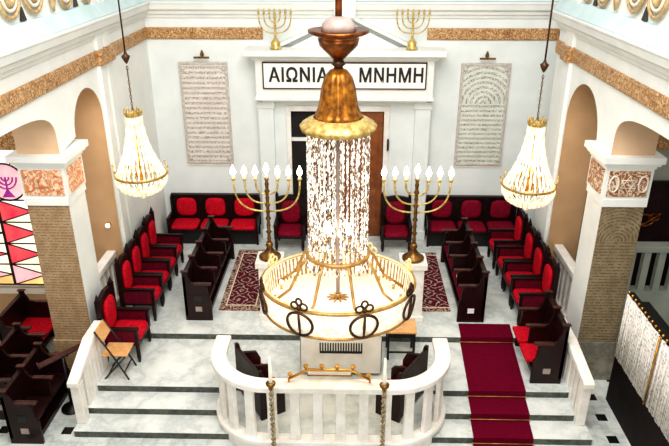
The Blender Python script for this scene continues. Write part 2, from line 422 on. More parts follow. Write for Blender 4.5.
# ------------------------------------------------------------------ pillars with capitals
def pillar(n, x0, x1, y0, y1, nave, orn, names, dado):
    """x0<x1, y0 near, y1 far; nave = x of the nave face"""
    nm = 'pillar'
    b = MB().box(x0, x1, y0, y1, FL, 2.85); p = struct(nm, b, M['wall'])
    xs = sorted((x0, x1))
    fr = MB().box(x0+.005, x1-.005, y0-.03, y0, .3, 2.8); bmesh.ops.translate(fr.bm, verts=fr.bm.verts, vec=(-(x0+x1)/2, -y0, 0))
    q = fr.build('inscribed_panel', names, p, 0); q.location = ((x0+x1)/2, y0, 0)
    MB().box(x0-.03, x1+.03, y0-.05, y1+.02, FL, .3).build('dado', dado, p)
    c = MB()
    c.box(x0-.02, x1+.02, y0-.05, y1+.02, 2.8, 2.92)
    c.box(x0-.03, x1+.03, y0-.03, y1+.03, 2.92, 3.42)
    for i, (e, za, zb) in enumerate(((.05, 3.42, 3.47), (.09, 3.47, 3.52), (.13, 3.52, 3.62))):
        c.box(x0-e, x1+e, y0-e, y1+e, za, zb)
    c.build('capital', M['wall'], p)
    # relief panels on the front and nave faces of the capital
    k = MB().box(x0+.02, x1-.02, y0-.05, y0-.028, 2.97, 3.38)
    xn = nave; sg = 1 if nave == x1 else -1
    k.box(min(xn+sg*.028, xn+sg*.05), max(xn+sg*.028, xn+sg*.05), y0+.05, y1-.05, 2.97, 3.38)
    k.build('relief_panel', orn, p)
    # star of two triangles in a ring, raised on the front panel
    st = MB(); cxm = (x0+x1)/2
    for a0 in (0, PI):
        pts = [(cxm+.13*math.sin(a0+2*PI*i/3), y0-.055, 3.175+.13*math.cos(a0+2*PI*i/3)) for i in range(3)]
        st.tube(pts, .014, 5, True)
    for dx in (-.22, .22):
        st.tube([(cxm+dx+.07*math.cos(2*PI*i/10), y0-.055, 3.175+.13*math.sin(2*PI*i/10)) for i in range(10)], .014, 5, True)
    st.build('star_relief', M['cream'] if x0 > 0 else M['capital_orn'], p)
    return p
pillar(1, -4.87, -4.22, -4.95, -4.3, -4.22, M['capital_orn'], M['names'], M['names'])
pillar(2, 4.06, 4.71, -4.8, -4.15, 4.06, M['capital_orn2'], M['names2'], M['dado'])

# ------------------------------------------------------------------ aisle ends
struct('wall_aisle_left', MB().box(-9, XL-.6, -3.05, -2.8, FL, 6.4), M['tan'])
struct('wall_aisle_right', MB().box(XR+.6, 9, -2.58, -2.3, FL, 6.4), M['aisle_grey'])
struct('wall_far_left', MB().box(-9.2, -9, -15, -2.8, FL, 6.4), M['aisle'])
struct('wall_far_right', MB().box(9, 9.2, -15, -2.3, FL, 6.4), M['aisle'])
struct('trim_40', MB().box(-9, -5.05, -3.11, -3.05, 3.08, 3.4), M['gold_band'])
struct('trim_41', MB().box(-9, -5.0, -3.1, -3.05, .08, .2), M['cream'])
struct('trim_42', MB().box(-9, -4.9, -3.09, -3.051, FL, .08), M['tan'])
struct('trim_43', MB().box(5.35, 9, -2.75, -2.58, 3.05, 3.32), M['gold_band'])
struct('trim_44', MB().box(5.2, 9, -2.62, -2.581, 2.3, 3.05), M['aisle_grey'])

# stained glass window in the left aisle end wall
w = bpy.data.objects.new('window_1', None); col.objects.link(w); w['kind'] = 'structure'; w.location = (-6.45, -3.06, .3)
WX0, WX1, WH = -1.0, .66, 2.85
MB().box(WX0-.06, WX1+.06, -.03, 0, -.06, WH+.06).build('window_frame', M['cream'], w)
pn = {k: MB() for k in G}
rowh = .45; y = -.036
nrow = 4
for i in range(nrow):
    z0, z1 = i*rowh, (i+1)*rowh; zm = (z0+z1)/2
    for xa, xb in ((WX0, 0.0), (0.0, WX1)):
        c = 'red' if i != 0 else 'yellow'
        pn['red' if (i != 0) else 'pink'].face([(xa, y, z0), (xb, y, zm), (xa, y, z1)])
        pn['yellow' if i == 0 else 'cream'].face([(xa, y, z0), (xb, y, z0), (xb, y, zm)])
        pn['cream' if i < 3 else 'white'].face([(xa, y, z1), (xb, y, zm), (xb, y, z1)])
ztop = nrow*rowh
pn['lilac'].face([(WX0, y, ztop), (WX1, y, ztop), (WX1, y, WH), (WX0, y, WH)])
CC = Vector((.26, 0, 2.16)); CR = .36
pn['pink'].face([(CC.x+CR*math.cos(2*PI*i/28), y-.004, CC.z+CR*math.sin(2*PI*i/28)) for i in range(28)])
for k in pn:
    if len(pn[k].bm.faces): pn[k].build('glass_pane', G[k], w)
ld = MB()
ld.box(-.025, .025, -.05, -.03, 0, ztop)
for i in range(nrow+1):
    ld.box(WX0, WX1, -.05, -.03, i*rowh-.012, i*rowh+.012)
for i in range(nrow):
    for xa, xb in ((WX0, 0.0), (0.0, WX1)):
        zm = (i+.5)*rowh
        for z in (i*rowh, (i+1)*rowh): ld.tube([(xa, -.042, z), (xb, -.042, zm)], .014, 4)
ld.tube([(CC.x+CR*math.cos(2*PI*i/28), -.045, CC.z+CR*math.sin(2*PI*i/28)) for i in range(28)], .02, 4, True)
for a in (.3, 1.2, 2.0, 2.9):
    ld.tube([(CC.x+CR*math.cos(a), -.042, CC.z+CR*math.sin(a)), (CC.x+1.1*math.cos(a), -.042, CC.z+.7*math.sin(a))], .014, 4)
for x in (WX0, WX1): ld.box(x-.02, x+.02, -.05, -.03, 0, WH)
ld.build('lead_lines', M['ink'], w)
em = MB()
for r in (.07, .14, .21):
    em.tube([(CC.x+r*math.cos(a), -.048, CC.z+.1-r*1.1*math.sin(a)) for a in [PI*i/12 for i in range(13)]], .018, 4)
em.box(CC.x-.018, CC.x+.018, -.052, -.042, CC.z-.24, CC.z+.1)
em.prism([(CC.x-.12, CC.z-.3), (CC.x+.12, CC.z-.3), (CC.x, CC.z-.12)], 'y', -.052, -.042)
em.build('menorah_emblem', G['violet'], w)

# right aisle: dark red hanging with gold embroidery behind a balustrade
cu = thing('embroidered_hanging', 'dark crimson hanging with gold embroidery beyond the right pillar', 'curtain', (6.6, -2.7, .3))
pts = [(-1.5+i*.1, .03*math.sin(i*1.9)) for i in range(31)]
cb = MB()
for (xa, ya), (xb, yb) in zip(pts, pts[1:]): cb.face([(xa, ya, -.7), (xb, yb, -.7), (xb, yb, 2.08), (xa, ya, 2.08)])
cb.build('cloth', plain('dark_crimson_cloth', (46, 8, 16), (30, 4, 10), 8, .9), cu)
eb = MB()
for r, dx, dz in ((.17, -.83, 1.36), (.1, -.66, 1.42), (.08, -.98, 1.3)):
    eb.tube([(dx+r*math.cos(2*PI*i/14), -.06, dz+r*.7*math.sin(2*PI*i/14)) for i in range(14)], .025, 5, True)
eb.tube([(-1.05, -.06, 1.2), (-.8, -.06, 1.3), (-.55, -.06, 1.5)], .03, 5)
eb.build('gold_embroidery', M['copper'], cu)
MB().box(-1.55, 1.55, -.05, .02, 2.08, 2.14).build('rail', M['wood'], cu)

bl = thing('aisle_balustrade', 'grey white balustrade in the right aisle behind the lace screen', 'balustrade', (6.4, -3.55, FL))
MB().box(-1.6, 2.4, -.12, .12, 0, 1.1).build('base_wall', M['aisle_grey'], bl)
MB().box(-1.6, 2.4, -.12, .12, 1.9, 2.02).build('top_rail', M['aisle_grey'], bl, .015)
for i in range(15):
    x = -1.45+i*.27
    MB().box(x, x+.12, -.06, .06, 1.1, 1.9).build('baluster', M['aisle_grey'], bl)

# low marble rails inside the two far arches
def low_rail(x, y0, y1, label):
    o = thing('arch_balustrade', label, 'balustrade', (x, (y0+y1)/2, 0)); h = (y1-y0)/2
    MB().box(-.09, .09, -h, h, .92, 1.06).build('top_rail', M['rail_marble'], o, .02)
    MB().box(-.08, .08, -h, h, FL, .1).build('base', M['rail_marble'], o)
    n = int(2*h/.2)
    for i in range(n):
        y = -h+.1+i*(2*h-.2)/(n-1)
        MB().box(-.035, .035, y-.05, y+.05, .1, .92).build('baluster', M['rail_marble'], o)
low_rail(XL-.22, -4.29, -3.06, 'low white marble rail closing the tall left arch')
low_rail(XR+.22, -4.14, -2.59, 'low white marble rail closing the tall right arch')

# small round lamp on the tan arch wall
t = thing('wall_lamp', 'tiny round lit lamp on the tan wall of the left arch', 'lamp', (-4.42, -3.06, 1.6))
MB().lathe([(.05, 0), (.05, .02), (.02, .03)], seg=12).build('base', M['gold'], t).rotation_euler = (PI/2, 0, 0)
MB().ball((0, -.05, 0), .045, 10).build('bulb', M['glow'], t)

# ------------------------------------------------------------------ aedicule round the ark doorway
a = struct('trim_50', MB().box(-1.86, 1.9, -.42, 0, 3.42, 4.22), M['wall'])
b = MB()
for e, za, zb in ((.03, 3.36, 3.44), (-.1, 3.3, 3.36), (.06, 4.22, 4.27), (.13, 4.27, 4.32), (.22, 4.32, 4.44)):
    b.box(-1.86-e, 1.9+e, -.42-e, 0, za, zb)
struct('trim_51', b, M['wall'], .01)
pd = MB().prism([(-1.25, 4.38), (1.29, 4.38), (.02, 5.0)], 'y', -.19, -.01)
for (xa, za), (xb, zb) in (((-1.45, 4.4), (.02, 5.08)), ((.02, 5.08), (1.49, 4.4))):
    pd.prism([(xa, za), (xb, zb), (xb, zb+.07), (xa, za+.07)], 'y', -.22, -.01)
struct('trim_52', pd, M['wall'])
struct('trim_53', MB().box(-.2, .24, -.3, -.0, 5.05, 5.7), M['wall'])
# columns at both sides, door surround, doors
for n, x in ((56, -1.7), (57, 1.74)):
    struct('trim_%d' % n, MB().box(x-.17, x+.17, -.24, -.0, 0, 3.3).box(x-.2, x+.2, -.27, 0, 3.14, 3.3).box(x-.2, x+.2, -.27, 0, 0, .22), M['backwall'], .01)
struct('trim_54', MB().box(-1.86, -1.2, -.12, 0, 0, 3.3).box(1.0, 1.9, -.12, 0, 0, 3.3).box(-1.2, 1.0, -.12, 0, 3.1, 3.3), M['backwall'])
d = MB().box(-1.26, -1.16, -.17, -.12, 0, 3.06).box(.9, 1.02, -.17, -.12, 0, 3.06).box(-1.26, 1.02, -.17, -.12, 3.06, 3.18)
struct('trim_55', d, M['white_marble'], .01)
dr = bpy.data.objects.new('door_1', None); col.objects.link(dr); dr['kind'] = 'structure'; dr.location = (-.14, -.04, 0)
MB().box(-1.04, 1.04, -.01, .03, 0, 3.06).build('shade_sheet', M['dark'], dr)  # flat dark sheet, the doorway's shade is put into its colour
dl = MB().box(-.52, .0, -.06, -.012, .02, 3.04); dl.build('door_leaf', M['wood'], dr)
lf = MB().box(.02, 1.03, -.06, -.012, .02, 3.04)
for za, zb in ((.2, 1.2), (1.35, 2.9)): lf.box(.12, .92, -.075, -.06, za, zb)
lf.build('door_leaf', M['door'], dr, .008)
MB().box(-1.03, -.6, -.05, -.012, 2.36, 2.44).build('cross_bar', M['paper'], dr)
MB().box(-.7, -.66, -.05, -.012, .02, 2.36).build('upright_bar', M['plate'], dr)
MB().tube([(1.14, -.17, 2.2), (1.14, -.2, 2.22), (1.14, -.2, 2.42), (1.14, -.17, 2.44)], .025, 6).build('door_handle', M['black'], dr)

# the sign
s = thing('inscription_sign', 'white sign with black Greek capitals over the ark doorway', 'sign', (.02, -.425, 3.9))
MB().box(-1.73, 1.73, -.03, 0, -.285, .285).build('frame', M['bronze'], s)
MB().box(-1.7, 1.7, -.045, -.029, -.255, .255).build('panel', M['sign_white'], s)
def text_mesh(body, size, w, name, parent, loc, mat):
    cu_ = bpy.data.curves.new(name, 'FONT'); cu_.body = body; cu_.size = size; cu_.extrude = .002; cu_.bevel_depth = .011; cu_.bevel_resolution = 0; cu_.align_x = 'CENTER'; cu_.align_y = 'CENTER'
    cu_.space_character = 1.1
    o = bpy.data.objects.new(name, cu_); col.objects.link(o); bpy.context.view_layer.update()
    me = bpy.data.meshes.new_from_object(o.evaluated_get(bpy.context.evaluated_depsgraph_get()))
    bpy.data.objects.remove(o)
    xs = [v.co.x for v in me.vertices]; k = w/(max(xs)-min(xs)); mid = (max(xs)+min(xs))/2
    for v in me.vertices: v.co.x = (v.co.x-mid)*k
    me.materials.clear(); me.materials.append(mat)
    q = bpy.data.objects.new(name, me); col.objects.link(q); q.parent = parent; q.location = loc; q.rotation_euler = (PI/2, 0, 0)
    return q
text_mesh('ΑΙΩΝΙΑ', .4, 1.26, 'lettering', s, (-.97, -.05, .0), M['ink'])
text_mesh('ΜΝΗΜΗ', .4, 1.34, 'lettering', s, (.985, -.05, .0), M['ink'])

# marble plaques with carved lines, each under a picture light
def plaque(x, mat, label, lab2, arched):
    o = thing('memorial_plaque', label, 'plaque', (x, -.001, 1.8))
    MB().box(-.56, .56, -.03, 0, -.06, 0).build('bottom_ledge', M['white_marble'], o)
    slab = MB().box(-.5, .5, -.05, 0, 0, 2.26).build('slab', mat, o, .006)
    b = MB()
    for xx in (-.53, .47): b.box(xx, xx+.06, -.065, 0, .05, 2.24)
    b.box(-.53, .53, -.065, 0, 2.24, 2.3); b.box(-.53, .53, -.065, 0, 0, .05)
    b.build('border', M['border_stone'], o, .008)
    for xx in (-.44, .44):
        for zz in (.12, 2.16): MB().ball((xx, -.058, zz), .045, 10, .9).build('corner_rosette', M['border_stone'], o)
    l = thing('picture_light', lab2, 'lamp', (x, -.001, 4.2))
    MB().box(-.17, .17, -.14, -.1, -.01, .03).build('lamp_bar', M['oldgold'], l, .008)
    MB().tube([(0, 0, .02), (0, -.06, .09), (0, -.12, .02)], .014, 6).build('arm', M['oldgold'], l)
    MB().lathe([(.04, 0), (.045, .03), (.02, .1), (.012, .12)], (0, -.03, .03), 10).build('base', M['oldgold'], l)
plaque(-3.05, M['plaque_text'], 'tall carved marble plaque on back wall above the left bench', 'small brass picture light over the left plaque', False)
plaque(3.06, M['plaque_text2'], 'tall greenish carved plaque with arched lines above the right bench', 'small brass picture light over the right plaque', True)

# ------------------------------------------------------------------ menorahs
def menorah(o, H, hw, zarm, r, cup, lit, mat, base, mat2=None):
    """seven branches; H = height of the arm tops, zarm = z where the outer arm joins the stem"""
    mat2 = mat2 or mat
    MB().lathe(base, seg=16).build('base', mat2, o)
    zb = base[-1][1]
    st = [(r*1.3, zb)]
    n = 9
    for i in range(n):
        z = zb+(H-zb)*i/n
        st += [(r*1.2, z+.2*(H-zb)/n), (r*2.1 if i % 2 else r*1.6, z+.5*(H-zb)/n), (r*1.2, z+.8*(H-zb)/n)]
    st += [(r*1.1, H), (cup, H+.02), (cup, H+.05)]
    MB().lathe(st, seg=12).build('stem', mat2, o)
    for k in (1, 2, 3):
        R = hw*k/3
        zc = H
        dz = (H-zarm)*(k/3)**.75
        for sgn in (-1, 1):
            pts = [(sgn*R*math.sin(a)**.72, 0, zc-dz*max(0, math.cos(a))**.72) for a in [PI/2*i/12 for i in range(13)]]
            ar = MB().tube(pts, r*.75, 6)
            ar.lathe([(r*.8, H-.005), (cup, H+.02), (cup, H+.045)], (sgn*R, 0, 0), 10)
            ar.build('branch', mat, o)
    for k in range(-3, 4):
        x = hw*k/3; e = .05 if k == 0 else 0
        if lit:
            c = MB().lathe([(cup*.6, H+.04), (cup*.6, H+.1+e)], (x, 0, 0), 8).build('candle', M['candle'], o)
            MB().lathe([(.012, H+.09+e), (.04, H+.12+e), (.05, H+.16+e), (.034, H+.21+e), (.004, H+.28+e)], (x, 0, 0), 10).build('bulb', M['flame'], c)
        else:
            MB().lathe([(cup*.5, H+.04), (cup*.5, H+.1)], (x, 0, 0), 8).build('candle', mat, o)
    return o
bb = [(.2, 0), (.2, .04), (.15, .07), (.1, .12), (.05, .2), (.07, .26), (.045, .32)]
for x, lab, pl in ((-1.3, 'tall brass menorah with seven lit bulbs, left of the ark', 'tall white marble pedestal under the left tall menorah'),
                   (1.32, 'tall brass menorah with seven lit bulbs, right of the ark', 'tall white marble pedestal under the right tall menorah')):
    p = thing('marble_pedestal', pl, 'pedestal', (x, -3.6, 0))
    MB().box(-.23, .23, -.23, .23, 0, .12).build('base', M['white_marble'], p, .01)
    MB().box(-.2, .2, -.2, .2, .12, 1.1).build('shaft', M['white_marble'], p, .01)
    MB().box(-.25, .25, -.25, .25, 1.1, 1.22).build('top', M['white_marble'], p, .015)
    m = thing('standing_menorah', lab, 'menorah', (x, -3.6, 1.22))
    menorah(m, 1.5, .58, .92, .024, .04, True, M['palegold'], bb, M['oldgold'])
sb = [(.12, 0), (.12, .04), (.09, .06), (.095, .14), (.07, .17), (.05, .2), (.02, .24)]
for x, lab in ((-1.41, 'small gilt menorah on the left end of the cornice above the sign'), (1.41, 'small gilt menorah on the right end of the cornice above the sign')):
    m = thing('small_menorah', lab, 'menorah', (x, -.42, 4.445))
    menorah(m, .7, .33, .32, .018, .027, False, M['palegold'], sb)

# ------------------------------------------------------------------ seating
def oval(mb, u0, v0, ru, rv, mapf, depth, e=.75, n=24):
    """a padded rounded panel: domed face built from rings"""
    rings = []
    for k, (sc, d) in enumerate(((1, 0), (1, depth*.5), (.93, depth*.9), (.7, depth), (.01, depth*1.05))):
        ring = []
        for i in range(n):
            a = 2*PI*i/n; c, s_ = math.cos(a), math.sin(a)
            ring.append(mb.bm.verts.new(mapf(u0+ru*sc*math.copysign(abs(c)**e, c), v0+rv*sc*math.copysign(abs(s_)**e, s_), d)))
        rings.append(ring)
    for a_, b_ in zip(rings, rings[1:]):
        for i in range(n):
            f = mb.bm.faces.new([a_[i], a_[(i+1) % n], b_[(i+1) % n], b_[i]]); f.smooth = True; f.material_index = mb.mi
    mb.bm.faces.new(list(reversed(rings[0]))); mb.bm.faces.new(rings[-1])
    return mb

def make_armchair(name, label, pad='red', side='maroon', cat='chair'):
    """faces +X; origin on the floor under the seat centre"""
    o = thing(name, label, cat)
    w = .31
    for sx, sy in ((.24, 1), (.24, -1), (-.27, 1), (-.27, -1)):
        L = MB().tube([(sx, sy*(w-.03), 0), (sx, sy*(w-.03), .1), (sx, sy*(w-.03), .36)], [.02, .034, .03], 8)
        L.build('leg', M['wood'], o)
    b = MB()
    b.box(-.3, -.24, -w, w, .32, 1.06)
    b.prism([(-w, 1.06), (w, 1.06), (w, 1.1), (.18, 1.14), (0, 1.17), (-.18, 1.14), (-w, 1.1)], 'x', -.305, -.235)
    for sy in (-1, 1):
        b.box(-.31, -.23, sy*(w-.02)-.03, sy*(w-.02)+.03, .3, 1.15)
        b.lathe([(.035, 1.15), (.03, 1.18), (.004, 1.26)], (-.27, sy*(w-.02), 0), 8)
    b.build('back_frame', M['wood'], o, .006)
    oval(MB(), 0, .76, .2, .28, lambda u, v, d: Vector((-.24+d, u, v)), .05, .62).build('backrest', M[pad], o)
    MB().box(-.26, .28, -w+.03, w-.03, .31, .38).build('seat_rail', M['wood'], o, .006)
    oval(MB(), .02, 0, .27, w-.05, lambda u, v, d: Vector((u, v, .38+d*1.5)), .06, .35).build('seat', M[pad], o)
    for sy in (-1, 1):
        MB().box(-.25, .26, sy*(w-.02)-.018, sy*(w-.02)+.018, .36, .61).build('side_panel', M[side], o)
        ar = MB().box(-.27, .3, sy*(w-.02)-.035, sy*(w-.02)+.035, .61, .655)
        ar.box(.23, .28, sy*(w-.02)-.03, sy*(w-.02)+.03, .3, .61)
        ar.build('armrest', M['wood'], o, .01)
    return o
proto = make_armchair('armchair', ''); proto.scale = (1.1, 1.1, 1.06)
ordl = ['nearest of the left wall armchairs, alone beside the folding chair', 'second red armchair along the left wall, after the gap', 'third red armchair along the left wall',
        'fourth red armchair along the left wall', 'farthest red armchair along the left wall, by the left bench']
first = True
for (x, y, z), lab in zip(((-3.72, -4.69, -.12), (-3.74, -3.63, 0), (-3.75, -3.02, 0), (-3.76, -2.41, 0), (-3.78, -1.8, 0)), ordl):
    place(proto, first, (x, y, z), 0, lab, 'armchairs along the left wall').scale = (1.1, 1.1 if first else .92, 1.06); first = False
ordr = ['red armchair along the right wall, closest to the two-seat pew', 'second red armchair along the right wall from the two-seat pew', 'third red armchair along the right wall from the two-seat pew',
        'farthest red armchair along the right wall, by the right bench']
for (x, y), lab in zip(((3.57, -3.6), (3.57, -2.92), (3.56, -2.25), (3.55, -1.4)), ordr):
    place(proto, False, (x, y, 0), PI, lab, 'armchairs along the right wall').scale = (1.1, 1.0, 1.06)
p2 = make_armchair('armchair', '', 'crimson', 'maroon'); p2.scale = (1.05, 1.08, 1)
place(p2, True, (-1.2, -.65, 0), -PI/2, 'dark crimson armchair left of the ark doors, behind the left menorah')
place(p2, False, (1.22, -.65, 0), -PI/2, 'dark crimson armchair right of the ark doors, behind the right menorah')

def make_bench(name, label, W, pad):
    """three-seat bench facing -Y, back at +Y"""
    o = thing(name, label, 'bench')
    h = W/2; s_ = W/3
    b = MB().box(-h, h, .22, .3, .05, 1.0)
    b.box(-h-.02, h+.02, .2, .31, 1.0, 1.06)
    for i in range(4):
        x = -h+i*s_; b.box(x-.035, x+.035, .19, .24, .3, 1.0)
    b.build('back_frame', M['wood'], o, .006)
    MB().box(-h, h, -.3, .25, .3, .38).build('seat_rail', M['wood'], o, .006)
    MB().box(-h+.02, h-.02, -.25, -.2, 0, .3).build('front_board', M['black'], o)
    for sx in (-1, 1):
        ar = MB().box(sx*h-.03, sx*h+.03, -.3, .25, .6, .65); ar.box(sx*h-.025, sx*h+.025, -.3, -.24, 0, .6); ar.box(sx*h-.02, sx*h+.02, -.26, .22, .38, .6)
        ar.build('armrest', M['wood'], o, .006)
    for i in range(3):
        x = -h+(i+.5)*s_
        oval(MB(), x, .755, .235, .225, lambda u, v, d: Vector((u, .21-d, v)), .05, .6).build('backrest', M[pad], o)
        oval(MB(), x, -.03, s_/2-.03, .27, lambda u, v, d: Vector((u, v, .38+d*1.5)), .05, .3).build('seat', M[pad], o)
    return o
b1 = make_bench('three_seat_bench', 'three seat bench with bright red pads against back wall, under the left plaque', 2.05, 'red'); b1.location = (-3.0, -.34, 0)
b2 = make_bench('three_seat_bench', 'three seat bench with darker crimson pads against back wall, under the right plaque', 2.05, 'crimson'); b2.location = (3.0, -.34, 0)

def make_pew(name, label, L, nseat, H=1.15, seat_mat='pewwood', cat='pew', red_from=99, D=.5, seatz=.44, tagp=True, bookrest=False):
    """faces +X, runs along Y, near end at y=0 going to +Y; back at x=0"""
    o = thing(name, label, cat)
    prof = [(0, 0), (D, 0), (D, .42), (D-.04, .5), (D-.06, .72), (D-.16, .76), (.16, .8), (.1, min(.95, H-.08)), (.08, H), (0, H)]
    MB().box(.005, .05, 0, L, .1, H-.1).build('backrest', M['pewwood'], o)
    MB().box(-.01, .07, .05, L-.05, H-.1, H-.05).build('top_rail', M['pewwood'], o, .008)
    for k in range(nseat+1):
        y = (L-.05)*k/nseat
        e = MB()
        if k in (0, nseat):
            e.prism(prof, 'y', y, y+.05)
        else:
            e.prism([(-.005, .38), (D-.05, .38), (D-.05, .72), (D-.16, .76), (.16, .8), (.1, min(.95, H-.08)), (.085, H), (-.005, H)], 'y', y, y+.045)
        ep = e.build('end_panel' if k in (0, nseat) else 'divider', M['pewwood'], o, .006)
        MB().box(D-.3, D+.02, y-.015, y+.065, .755, .79).build('armrest', M['woodlight'], o, .006)
        MB().box(-.02, .12, y-.012, y+.06, H, H+.022).build('end_cap', M['woodlight'], ep, .006)
        if k == 0 and tagp:
            MB().box(.2, .32, -.008, .002, .2, .3).build('number_plate', M['plate'], ep)
            MB().box(.19, .33, -.006, .003, .42, .54).build('hand_slot', M['black'], ep)
    for k in range(nseat):
        y0 = (L-.05)*k/nseat+.06; y1 = (L-.05)*(k+1)/nseat-.01
        m = M['red'] if k >= red_from else M[seat_mat]
        MB().box(.06, D+.1 if k >= red_from else D-.04, y0, y1, seatz-.06, seatz).build('seat', m, o, .012)
    MB().box(.03, D-.08, .05, L-.05, .02, .1).build('foot_board', M['pewwood'], o)
    return o
pl = make_pew('pew', 'long dark mahogany pew facing the left rug, back to the left armchairs', 2.55, 4, 1.02); pl.location = (-2.9, -3.86, 0)
pr = make_pew('pew', 'long dark mahogany pew facing the right rug, back to the right armchairs', 2.45, 4, 1.05, 'maroon'); pr.location = (2.68, -1.36, 0); pr.rotation_euler = (0, 0, PI)
# pr is turned round, so give its visible end panel the plate
MB().box(.2, .32, 2.449, 2.458, .2, .3).build('number_plate', M['paper'], pr)
p5 = make_pew('pew', 'short two-seat pew with red seats by the right stair rail', 1.1, 2, 1.12, 'red', red_from=0); p5.location = (3.65, -4.34, -.12); p5.rotation_euler = (0, 0, PI)
MB().box(.2, .32, 1.099, 1.108, .2, .3).build('number_plate', M['plate'], p5)
# books left on the right pew seats
for (x, y, z), lab in zip(((2.42, -2.35, .44), (2.4, -2.95, .44)), ('white prayer book lying on the right pew, farther of the two', 'white prayer book lying on the right pew, nearer of the two')):
    bk = thing('prayer_book', lab, 'book', (x, y, z+.001), .3)
    MB().box(-.09, .09, -.13, .13, .0, .006).box(-.09, .09, -.13, .13, .034, .04).build('cover', M['paper'], bk)
    MB().box(-.085, .085, -.125, .125, .006, .034).build('pages', M['cloth'], bk)
# pews on the lower floor at the left
for (x, y, L, n, H, rf), lab in zip(((-5.0, -6.62, 1.25, 2, .98, 99), (-5.62, -6.1, 1.3, 2, .98, 99), (-6.05, -4.65, .95, 1, 1.0, 0)),
        ('nearest dark pew on the lower floor at the bottom left corner', 'middle dark pew on the lower floor at left edge', 'farthest dark pew below the stained glass, with a red seat')):
    q = make_pew('pew', lab, L, n, H, 'pewwood', red_from=rf, D=.5 if rf else .58); q.location = (x, y, FL); q['group'] = 'pews on the lower left floor'

# ------------------------------------------------------------------ rugs and runner
def rug(x, y, lx, ly, label):
    b = MB().box(-lx/2, lx/2, -ly/2, ly/2, 0, .012)
    o = b.build('oriental_rug', M['rug']); o.location = (x, y, .001); o.scale = (1, 1, 1)
    return tag(o, label, 'rug')
rug(-1.95, -2.2, .82, 2.6, 'oriental rug in red and cream beside the left pew')
rug(1.84, -2.2, .56, 2.5, 'oriental rug in red and cream beside the right pew')
# runner drapes over each step
prof = [(-3.87, .0), (-4.31, 0), (-4.31, -.12), (-5.66, -.12), (-5.66, -.24), (-6.07, -.24), (-6.07, -.36), (-6.47, -.36), (-6.47, FL), (-8.2, FL)]
rb = MB()
up_ = [(y-.004 if i % 2 == 0 and i else y-.004, z+.012) for i, (y, z) in enumerate(prof)]
up_[0] = (prof[0][0], .012)
def rx(y): k = (-y-3.87)/2.6; return 2.2-.13*k, 3.15-.17*k
for (ya, za), (yb, zb) in zip(up_, up_[1:]):
    (p0, p1), (q0, q1) = rx(ya), rx(yb)
    rb.face([(p0, ya, za), (p1, ya, za), (q1, yb, zb), (q0, yb, zb)])
bmesh.ops.remove_doubles(rb.bm, verts=rb.bm.verts, dist=1e-5)
rn = rb.build('stair_runner', M['carpet']); tag(rn, 'plain crimson carpet runner going down the right side of the steps', 'carpet')
sm = rn.modifiers.new('thickness', 'SOLIDIFY'); sm.thickness = .008; sm.offset = 1
for (y, z), lab in zip(((-4.33, -.12), (-5.68, -.24), (-6.09, -.36), (-6.49, FL)), ('topmost', 'second from the top', 'third from the top', 'lowest')):
    a0, a1 = rx(y)
    rod = thing('stair_rod', '%s thin brass rod holding the crimson runner against a step' % lab, 'stair rod', ((a0+a1)/2, y, z+.024), 0, 'stair rods on the runner')
    w_ = (a1-a0)/2+.01
    MB().tube([(-w_, 0, .012), (w_, 0, .012)], .008, 6).build('rod', M['arm_gold'], rod)
    for sx in (-1, 1): MB().ball((sx*w_, 0, .012), .013, 8).build('knob', M['arm_gold'], rod)

# ------------------------------------------------------------------ stair rails at both ends of the steps
def stair_rail(x, y0, y1, z0, z1, label):
    """y0 far top, y1 near bottom"""
    o = thing('stair_balustrade', label, 'balustrade', (x, y1, FL))
    ym = y0+(y1-y0)*.42
    def Z(y): return (z0-FL) if y > ym else (z0+(z1-z0)*(y-ym)/(y1-ym))-FL
    t = MB()
    t.prism([(y0-y1, Z(y0)-.11), (y0-y1, Z(y0)), (ym-y1, Z(ym)), (0, Z(y1)), (-.06, Z(y1)-.02), (-.06, Z(y1)-.11), (ym-y1, Z(ym)-.11)], 'x', -.085, .085)
    t.build('top_rail', M['rail_marble'], o, .015)
    nb = 7
    hs = {1: .36, 2: .36, 3: .24, 4: .12}
    def fl(y):
        if y > -5.65: return -.12-FL
        if y > -6.06: return -.24-FL
        if y > -6.46: return -.36-FL
        return .0
    MB().box(-.075, .075, -.0, .16, fl(y1+.05), Z(y1)-.1).build('newel', M['rail_marble'], o, .012)
    for i in range(nb):
        y = y1+.34+i*(y0-y1-.42)/(nb-1)
        MB().box(-.05, .05, y-y1-.06, y-y1+.06, fl(y-.06), Z(y)-.09).build('baluster', M['rail_marble'], o, .01)
stair_rail(-4.02, -5.06, -6.29, .76, .48, 'sloping white marble stair rail at the left end of the steps')
stair_rail(3.78, -4.62, -6.16, .65, .5, 'sloping white marble stair rail at the right end of the steps')

# ------------------------------------------------------------------ bimah: curved marble balustrade
BX = -.12
def bimah_path(off, n=14):
    """centre line, inset by off; from back left round the front to back right"""
    hw, yb, yf, rc = 1.73-off, -5.5, -6.7+off, .82-off
    pts = [(-hw, yb), (-hw, (yb+yf+rc)/2)]
    for i in range(n+1):
        a = PI/2*i/n; pts.append((-hw+rc-rc*math.cos(a), yf+rc-rc*math.sin(a)))
    pts += [(-p[0], p[1]) for p in reversed(pts)]
    return [(p[0]+BX, p[1]) for p in pts]
def sweep_ring(offo, offi, z0, z1):
    o, i = bimah_path(offo), bimah_path(offi); b = MB()
    n = len(o)
    V = [[b.bm.verts.new((p[0], p[1], z)) for p in path] for path, z in ((o, z0), (o, z1), (i, z1), (i, z0))]
    for k in range(4):
        A, B = V[k], V[(k+1) % 4]
        for j in range(n-1): b.bm.faces.new([A[j], A[j+1], B[j+1], B[j]])
    for j in (0, n-1): b.bm.faces.new([V[k][j] for k in range(4)])
    return b
